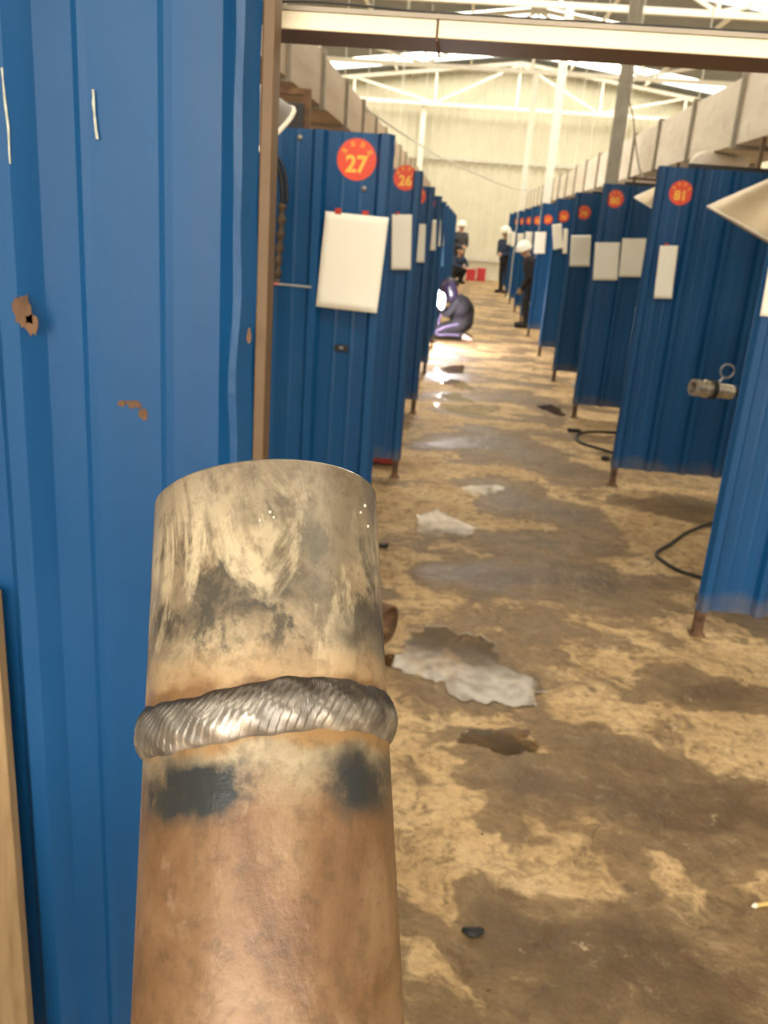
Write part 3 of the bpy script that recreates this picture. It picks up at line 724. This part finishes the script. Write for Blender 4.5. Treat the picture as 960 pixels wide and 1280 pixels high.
c = FL(479, 684); tag(MB().box((0, 0, .008), (.045, .02, .016)).box((.018, 0, .014), (.014, .016, .016)).build('metal_clip', 'dark_metal', loc=c, bevel=.002), 'small black clip on the floor behind the welded pipe', 'clip')
c = FL(590, 1168); 
tag(MB().ell((0, 0, .006), (.02, .014, .008)).ell((.016, .008, .005), (.012, .01, .007)).ell((-.014, .006, .004), (.01, .008, .006)).build('slag_lump', 'black_rubber', loc=c, smooth=True), 'crumbled black lump on the floor beside the welded pipe', 'lump')
a = FL(939, 1135); b = FL(985, 1128)
rd = thing('electrode_stub', 'short yellow electrode stub with a pale tip on the floor', 'stub', a)
d = b - a; MB().tube([Vector((0, 0, .006)) + d * .12, Vector((0, 0, .006)) + d], .005, 8).build('rod', 'wire_yellow', rd); MB().tube([(0, 0, .006), Vector((0, 0, .006)) + d * .1, Vector((0, 0, .006)) + d * .16], [.003, .007, .004], 8).build('tip', 'pale_tip', rd)
# cut pipe ring lying on the floor by partition 27
c = FL(488, 805); rr = thing('pipe_ring', 'tan cut pipe ring standing on the floor beside the welded pipe', 'pipe ring', (c.x - .045, c.y + .02, .0))
mt = Matrix.Translation((0, 0, .075)) @ Matrix.Rotation(math.radians(65), 4, 'Z') @ Matrix.Rotation(PI / 2, 4, 'X')
MB().lathe([(.075, -.035), (.075, .035), (.066, .035), (.066, -.035)], 40, True, m=mt).build('ring', 'rust_steel', rr)
plain('ring_tan', (.38, .25, .13), .6, .1, .2)
MB().lathe([(.0756, -.034), (.0756, -.026), (.0765, -.026), (.0765, -.034)], 40, True, m=mt).build('bevel_edge', 'ring_tan', rr)
# red box under the first partition behind 27
c = FL(480, 583); rb_ = thing('red_box', 'red metal box on the floor under the first partition behind 27', 'box', (c.x - .03, c.y + .12, 0))
MB().box((0, 0, .085), (.24, .20, .15)).build('body', 'red_box', rb_, bevel=.006); MB().box((0, 0, .005), (.2, .18, .01)).build('base', 'dark_metal', rb_)
MB().tube([(-.07, 0, .16), (-.07, 0, .20), (.07, 0, .20), (.07, 0, .16)], .008, 8).build('handle', 'dark_metal', rb_)
# red crates by the far wall
for i, (px, wd, hh) in enumerate(((587, .26, .34), (600, .24, .38))):
    c = AT(px, 350, 27.0); cr = thing('red_crate', ('low red crate by the far cream wall, beside the crouching person', 'taller red crate by the far cream wall')[i], 'crate', (c.x + .02, 27.0 + .15 * i, 0), 'red crates at the far wall')
    for s in (-1, 1):
        MB().box((s * wd / 2, 0, hh / 2), (.015, .3, hh)).build('side_panel', 'red_plastic', cr); MB().box((0, s * .15, hh / 2), (wd, .015, hh * .9)).build('side_panel', 'red_plastic', cr)
    MB().box((0, 0, .01), (wd, .3, .02)).build('bottom', 'red_plastic', cr); MB().box((0, 0, hh - .02), (wd + .03, .33, .03)).build('lid', 'red_plastic', cr)

# clamped pipe coupon seen at the edge of the bright blue partition
c0 = AT(866, 484, 4.0); c1 = AT(905, 489, 4.05); dv = (c1 - c0).normalized()
cp = thing('clamped_pipe', 'short shiny brass-coloured pipe stub clamped beside the bright blue partition', 'pipe stub', (1.52, 4.1, 0))
off = Vector((1.52, 4.1, 0)); zz = dv; xx = Vector((0, 0, 1)).cross(zz).normalized(); yy = zz.cross(xx); mt = Matrix.Translation(c0 - off) @ Matrix((xx, yy, zz)).transposed().to_4x4()
MB().lathe([(.027, 0), (.038, 0), (.038, .028), (.034, .032), (.034, .055), (.040, .058), (.040, .072), (.033, .076), (.033, .20), (.027, .20)], 32, True, m=mt).build('pipe_stub', 'bright_steel', cp, smooth=False)
MB().lathe([(.041, .088), (.044, .088), (.044, .108), (.041, .108)], 32, True, m=mt).build('clamp_band', 'dark_metal', cp)
rc = AT(909, 464, 4.03) - off
MB().tube([rc + Vector((.030 * math.cos(2 * PI * k / 24), 0, .030 * math.sin(2 * PI * k / 24))) for k in range(25)], .004, 8).build('clamp_ring', 'bolt_steel', cp, smooth=True)
MB().tube([rc + Vector((-.01, 0, -.029)), rc + Vector((-.025, 0, -.05))], .006, 8).build('clamp_screw', 'bolt_steel', cp)
MB().tube([mt @ Vector((0, 0, .19)), Vector((0, 0, c1.z)), Vector((0, 0, c1.z - .05)), (0, 0, .01)], .02, 12).build('stand_post', 'dark_metal', cp)
MB().box((0, 0, .006), (.2, .2, .012)).build('base_plate', 'dark_metal', cp)

# ------------------------------------------------------------------ people
def capsule(mb, a, b, r0, r1, n=12):
    a, b = Vector(a), Vector(b); d = b - a; L = d.length
    if L < 1e-5: mb.ell(a, (r0, r0, r0)); return
    z = d / L; x = z.cross(Vector((0, 1, .3))).normalized(); y = z.cross(x); prof_ = []
    for i in range(1, 5): ph = PI / 2 * i / 5; prof_.append((r0 * math.sin(ph), -r0 * math.cos(ph)))
    prof_.append((r0, 0)); prof_.append((r1, L))
    for i in range(1, 5): ph = PI / 2 * i / 5; prof_.append((r1 * math.cos(ph), L + r1 * math.sin(ph)))
    base = len(mb.v)
    for r_, zz_ in prof_:
        for k in range(n): q = 2 * PI * k / n; mb.v.append(a + z * zz_ + (x * math.cos(q) + y * math.sin(q)) * r_)
    for i in range(len(prof_) - 1):
        for k in range(n): mb.f.append([base + i * n + k, base + i * n + (k + 1) % n, base + (i + 1) * n + (k + 1) % n, base + (i + 1) * n + k])
    mb.f.append([base + k for k in range(n)][::-1]); mb.f.append([base + (len(prof_) - 1) * n + k for k in range(n)])
def seg_d(p, a, b, r0, r1):
    d = b - a; L = d.length_squared; u = 0 if L < 1e-9 else max(0, min(1, (p - a).dot(d) / L)); return (p - a - d * u).length - (r0 + (r1 - r0) * u)
def hand(wrist, dirv, palm_n, curl, mat='skin', s=1.0):
    # palm and five fingers of different lengths, thumb from the side of the palm
    dirv = Vector(dirv).normalized(); pn = Vector(palm_n); pn = (pn - dirv * pn.dot(dirv)).normalized(); sd = dirv.cross(pn); out = []; w_ = Vector(wrist)
    k = w_ + dirv * .085 * s
    for q in (-.026, -.009, .009, .026): out.append((w_ + sd * q * .6 * s, k + sd * q * s, .017 * s, .013 * s, mat))
    for q, L in ((-.030, .060), (-.010, .074), (.010, .078), (.030, .070)):
        a = k + sd * q * s; d1 = (dirv * math.cos(curl) + pn * math.sin(curl)); d2 = (dirv * math.cos(curl * 2.1) + pn * math.sin(curl * 2.1))
        b = a + d1 * L * .5 * s; out.append((a, b, .0105 * s, .0095 * s, mat)); out.append((b, b + d2 * L * .5 * s, .0095 * s, .008 * s, mat))
    a = w_ + dirv * .03 * s + sd * .028 * s; b = a + (dirv * .6 + sd * .6 + pn * .5).normalized() * .04 * s; out.append((a, b, .013 * s, .011 * s, mat)); out.append((b, b + (dirv * .8 + pn * .6).normalized() * .03 * s, .011 * s, .009 * s, mat))
    return out
def head(c, fwd, up_, s=1.0):
    f = Vector(fwd).normalized(); u = Vector(up_); u = (u - f * u.dot(f)).normalized(); sd = u.cross(f); c = Vector(c)
    P_ = lambda a, b, d: c + sd * a * s + f * b * s + u * d * s
    return [(P_(0, -.02, .03), P_(0, .015, .03), .088 * s, .080 * s, 'skin'), (P_(0, .02, -.02), P_(0, .035, -.075), .066 * s, .045 * s, 'skin'),
            (P_(0, .085, .01), P_(0, .105, -.025), .012 * s, .016 * s, 'skin'), (P_(.085, -.01, .01), P_(.085, -.015, -.02), .016 * s, .011 * s, 'skin'), (P_(-.085, -.01, .01), P_(-.085, -.015, -.02), .016 * s, .011 * s, 'skin'),
            (P_(-.02, .078, -.062), P_(.02, .078, -.062), .010 * s, .010 * s, 'lip'), (P_(.032, .082, .012), P_(.034, .082, .012), .012 * s, .012 * s, 'hair'), (P_(-.032, .082, .012), P_(-.034, .082, .012), .012 * s, .012 * s, 'hair'),
            (P_(0, -.045, .055), P_(0, -.02, .07), .082 * s, .080 * s, 'hair')]
def person(label, loc, prims, voxel=.011):
    loc = Vector(loc); mb = MB()
    for a, b, r0, r1, mt_ in prims: capsule(mb, a, b, r0, r1)
    me = mb.mesh('person_raw', None); o = bpy.data.objects.new('raw', me); COL.objects.link(o)
    rm = o.modifiers.new('skin', 'REMESH'); rm.mode = 'VOXEL'; rm.voxel_size = voxel
    sm = o.modifiers.new('soft', 'SMOOTH'); sm.factor = .5; sm.iterations = 3
    dg = bpy.context.evaluated_depsgraph_get(); me2 = bpy.data.meshes.new_from_object(o.evaluated_get(dg)); bpy.data.objects.remove(o)
    names = []; 
    for p in prims:
        if p[4] not in names: names.append(p[4])
    me2.materials.clear()
    for nm in names: me2.materials.append(M[nm])
    pr = [(Vector(a), Vector(b), r0, r1, names.index(mt_)) for a, b, r0, r1, mt_ in prims]
    vi = []
    for v in me2.vertices: vi.append(min(pr, key=lambda q: seg_d(v.co, q[0], q[1], q[2], q[3]))[4])
    for pl in me2.polygons:
        ids = [vi[k] for k in pl.vertices]; pl.material_index = max(set(ids), key=ids.count); pl.use_smooth = True
    r = thing('person', label, 'person', loc); b_ = bpy.data.objects.new('body', me2); COL.objects.link(b_); b_.parent = r
    return r
def helmet(parent, c, fwd, up_, mat, s=1.0, shield=True, hard=False):
    f = Vector(fwd).normalized(); u = Vector(up_); u = (u - f * u.dot(f)).normalized(); sd = u.cross(f); mt_ = Matrix.Translation(c) @ Matrix((sd, f, u)).transposed().to_4x4()
    if hard:                                               # hard hat with brim
        m = MB().grid(lambda a, b: mt_ @ Vector((.125 * s * math.cos(2 * PI * a) * math.sin(b * PI / 2), .145 * s * math.sin(2 * PI * a) * math.sin(b * PI / 2), .045 * s + .125 * s * math.cos(b * PI / 2))), 24, 8, True)
        h_ = m.build('hard_hat', mat, parent, smooth=True, solid=.006)
        MB().lathe([(.12 * s, .042 * s), (.155 * s, .036 * s), (.155 * s, .046 * s), (.12 * s, .054 * s)], 24, True, m=mt_).build('brim', mat, h_, smooth=True)
    else:                                                  # welding helmet: curved shell down to the chin
        def fn(a, b):
            th = (a - .5) * PI * 1.35; rr = .145 * s * (1 - .25 * max(0, b - .75) * 4 * .6)
            if b < .3: q = b / .3; rad = rr * math.sin(q * PI / 2); zz_ = .07 * s + .11 * s * math.cos(q * PI / 2)
            else: rad = rr; zz_ = .07 * s - (b - .3) / .7 * .23 * s
            return mt_ @ Vector((rad * math.sin(th), rad * math.cos(th) * 1.08, zz_))
        h_ = MB().grid(fn, 28, 16).build('welding_helmet', mat, parent, smooth=True, solid=.006)
        MB().box(mt_ @ Vector((0, .157 * s, .0)), (.11 * s, .02 * s, .06 * s), Matrix((sd, f, u)).transposed()).build('visor', 'visor_glass', h_)
    return h_

# kneeling welder in the aisle, facing the booth (towards -x)
V = Vector
k1 = []
for s, dz in ((-1, 0), (1, 0)):
    y = s * .11
    hip, kn, an, toe = V((.07, y, .215)), V((-.27, y * 1.5, .105)), V((.09, y * 1.2, .075)), V((.19, y * 1.3, .045))
    k1 += [(hip, kn, .095, .070, 'trouser_dark'), (kn, an, .068, .048, 'trouser_dark'), (an, toe, .045, .038, 'shoe_pale' if s < 0 else 'shoe'), (an + V((.02, 0, -.02)), toe + V((.04, 0, -.008)), .036, .028, 'shoe_pale' if s < 0 else 'shoe')]
k1 += [(V((.08, -.07, .23)), V((.08, .07, .23)), .115, .115, 'trouser_dark'), (V((.08, 0, .27)), V((.06, 0, .40)), .165, .185, 'cloth_black'), (V((.045, -.09, .46)), V((.045, .09, .46)), .155, .155, 'cloth_black'),
       (V((.03, -.13, .54)), V((.03, .13, .54)), .085, .085, 'cloth_black'), (V((.0, 0, .57)), V((-.05, 0, .645)), .055, .052, 'skin')]
for s in (-1, 1):
    sh, el, wr = V((.0, s * .19, .53)), V((-.12, s * .22, .36)), V((-.25, s * .09, .40))
    k1 += [(sh, el, .062, .05, 'cloth_black'), (el, wr, .05, .036, 'cloth_black')] + hand(wr, (-1, -s * .4, .1), (0, -s, -.3), .7, 'glove', 1.0)
k1 += head((-.095, 0, .69), (-1, 0, -.35), (-.35, 0, 1), .92)
pk = person('kneeling person in black with a dark welding helmet beside the bright welding arc', (-.02, 12.35, 0), k1)
helmet(pk, V((-.10, 0, .67)), (-1, 0, -.35), (-.35, 0, 1), 'helmet_dark', .95)
st = [(.04, -.205, .235), (-.1, -.23, .20), (-.25, -.235, .12), (-.22, -.236, .075), (-.08, -.21, .085), (.06, -.185, .085)]
MB().tube(smooth_path(st, 6), .016, 8).build('trouser_stripe', 'lavender', pk, smooth=True)
MB().tube(smooth_path([(-.235, -.20, .20), (-.225, -.225, .30), (-.2, -.24, .36)], 5), .013, 8).build('sleeve_stripe', 'lavender', pk, smooth=True)
# torch, work piece and arc
to = thing('welding_torch', 'welding torch in the hands of the kneeling person', 'torch', (-.27, 12.28, .40))
MB().tube([(.02, 0, -.02), (-.04, -.02, .03), (-.055, -.05, .10)], [.014, .011, .006], 10).build('handle', 'dark_metal', to); MB().tube(smooth_path([(.02, 0, -.02), (.02, .08, -.2), (-.1, .2, -.37), (-.4, .3, -.385)], 6), .009, 8).build('lead', 'black_rubber', to, smooth=True)
wkp = thing('work_stand', 'pale steel pipe on a low stand glowing beside the kneeling person', 'stand', (-.345, 11.86, 0))
MB().lathe([(.030, .46), (.045, .46), (.045, .70), (.030, .70)], 24, True).build('pipe_piece', 'helmet_white', wkp); MB().tube([(0, 0, .01), (0, 0, .47)], .02, 10).build('post', 'dark_metal', wkp); MB().box((0, 0, .006), (.18, .18, .012)).build('base_plate', 'dark_metal', wkp)
MB().lathe([(.025, .28), (.06, .28), (.06, .37), (.025, .37)], 24, True).build('clamp', 'helmet_white', wkp)
arc = thing('welding_arc', 'glaring white welding arc in front of the kneeling person', 'welding arc', (-.27, 11.74, .56))
MB().ell((-.03, 0, .03), (.045, .03, .13)).ell((.045, 0, .0), (.04, .03, .11)).build('arc_glare', 'arc_light', arc, smooth=True)  # glowing shape enlarged to take in the glare around the arc
MB().ell((-.055, 0, -.20), (.045, .035, .05)).build('glare_blob', 'arc_light', arc, smooth=True)  # glowing blob standing in for the bright reflection on the work piece
L = bpy.data.lights.new('arc_glow', 'POINT'); L.energy = 95; L.color = (1.0, .93, .95); L.shadow_soft_size = .05
lo_ = bpy.data.objects.new('arc_glow', L); COL.objects.link(lo_); lo_.location = (0.04, -.22, -.06); lo_.parent = arc

# standing person and crouching person at the far end
def stand_person(label, loc, fx, fy, lean, jacket, trousers, h=1.0, hands='front', hat='helmet_white'):
    f = V((fx, fy, 0)).normalized(); sd = V((0, 0, 1)).cross(f); Q = lambda a, b, c: sd * a + f * b + V((0, 0, c * h)) + V(lean) * max(0, c - .8)
    pr = []
    for s in (-1, 1):
        pr += [(Q(s * .09, 0, .88), Q(s * .10, .02, .50), .092, .062, trousers), (Q(s * .10, .02, .50), Q(s * .11, -.02, .09), .06, .045, trousers), (Q(s * .11, -.03, .05), Q(s * .12, .13, .035), .045, .035, 'shoe')]
        sh, el = Q(s * .20, 0, 1.36), Q(s * .25, .0, 1.08); wr = Q(s * .08, .20, 1.02)
        pr += [(sh, el, .062, .05, jacket), (el, wr, .05, .036, jacket)] + hand(wr, f * .6 - sd * s, -f + V((0, 0, -.2)), .5, 'skin')
    pr += [(Q(-.06, 0, .92), Q(.06, 0, .92), .125, .125, trousers), (Q(0, 0, .98), Q(0, 0, 1.15), .145, .155, jacket), (Q(-.08, 0, 1.25), Q(.08, 0, 1.25), .13, .13, jacket), (Q(-.15, 0, 1.36), Q(.15, 0, 1.36), .075, .075, jacket),
           (Q(0, 0, 1.40), Q(0, .01, 1.50), .055, .052, 'skin')]
    hc = Q(0, .02, 1.585); pr += head(hc, f - V((0, 0, .2)), (0, 0, 1), 1.0)
    p = person(label, loc, pr)
    if hat: helmet(p, hc, f - V((0, 0, .2)), (0, 0, 1), hat, 1.0, hard=True)
    return p
stand_person('standing person in dark jacket and pale hat near the far wall', (-.14, 25.9, 0), .55, -.8, (0, 0, 0), 'cloth_grey', 'trouser_dark', .95)
def crouch_person(label, loc, fx, fy, jacket, trousers):
    f = V((fx, fy, 0)).normalized(); sd = V((0, 0, 1)).cross(f); Q = lambda a, b, c: sd * a + f * b + V((0, 0, c)); pr = []
    for s in (-1, 1):
        pr += [(Q(s * .09, -.12, .24), Q(s * .16, .20, .42), .092, .066, trousers), (Q(s * .16, .20, .42), Q(s * .13, .06, .09), .062, .046, trousers), (Q(s * .13, .04, .05), Q(s * .14, .20, .035), .044, .036, 'shoe')]
        sh, el, wr = Q(s * .19, .05, .66), Q(s * .23, .18, .50), Q(s * .08, .36, .46); pr += [(sh, el, .06, .05, jacket), (el, wr, .048, .036, jacket)] + hand(wr, f - sd * s * .4, V((0, 0, -1)), .5)
    pr += [(Q(-.07, -.12, .25), Q(.07, -.12, .25), .12, .12, trousers), (Q(0, -.12, .32), Q(0, -.06, .48), .145, .15, jacket), (Q(-.10, 0, .60), Q(.10, 0, .60), .12, .12, jacket), (Q(-.14, .03, .66), Q(.14, .03, .66), .075, .075, jacket), (Q(0, .05, .70), Q(0, .09, .77), .055, .05, 'skin')]
    pr += head(Q(0, .12, .84), f - V((0, 0, .45)), (0, 0, 1), .95)
    return person(label, loc, pr)
crouch_person('crouching person in navy work clothes near the far wall', (-.16, 25.1, 0), .6, -.8, 'cloth_navy', 'trouser_dark')

# person leaning out of the booth, white helmet
pr = []
for s in (-1, 1):
    y = s * .10
    pr += [(V((.14, y, .74)), V((.02, y, .44)), .092, .064, 'trouser_dark'), (V((.02, y, .44)), V((.06, y, .09)), .06, .046, 'trouser_dark'), (V((.07, y, .05)), V((-.09, y * 1.2, .035)), .045, .036, 'shoe')]
    sh, el, wr = V((-.02, s * .19, 1.06)), V((.02, s * .24, .80)), V((-.06, s * .1, .62)); pr += [(sh, el, .06, .05, 'cloth_black'), (el, wr, .05, .036, 'cloth_black')] + hand(wr, (-.5, -s * .3, -.8), (0, -s, 0), .6, 'glove')
pr += [(V((.14, -.07, .78)), V((.14, .07, .78)), .12, .12, 'trouser_dark'), (V((.12, 0, .82)), V((.06, 0, .96)), .14, .15, 'cloth_black'), (V((.02, -.1, 1.02)), V((.02, .1, 1.02)), .12, .12, 'cloth_black'), (V((-.02, 0, 1.1)), V((-.06, 0, 1.18)), .056, .05, 'skin')]
pr += head((-.10, -.02, 1.22), (-.8, -.5, -.5), (-.3, -.2, 1), .80)
pw = person('person in black with a white helmet leaning out between the booths', (1.06, 14.75, 0), pr)
helmet(pw, V((-.10, -.02, 1.215)), (-.8, -.5, -.5), (-.3, -.2, 1), 'helmet_white', .90, hard=True)
stand_person('person in navy with a pale hat at the far end of the booth row', (1.06, 22.75, 0), -.7, -.7, (-.08, 0, 0), 'cloth_navy', 'trouser_dark', .9)
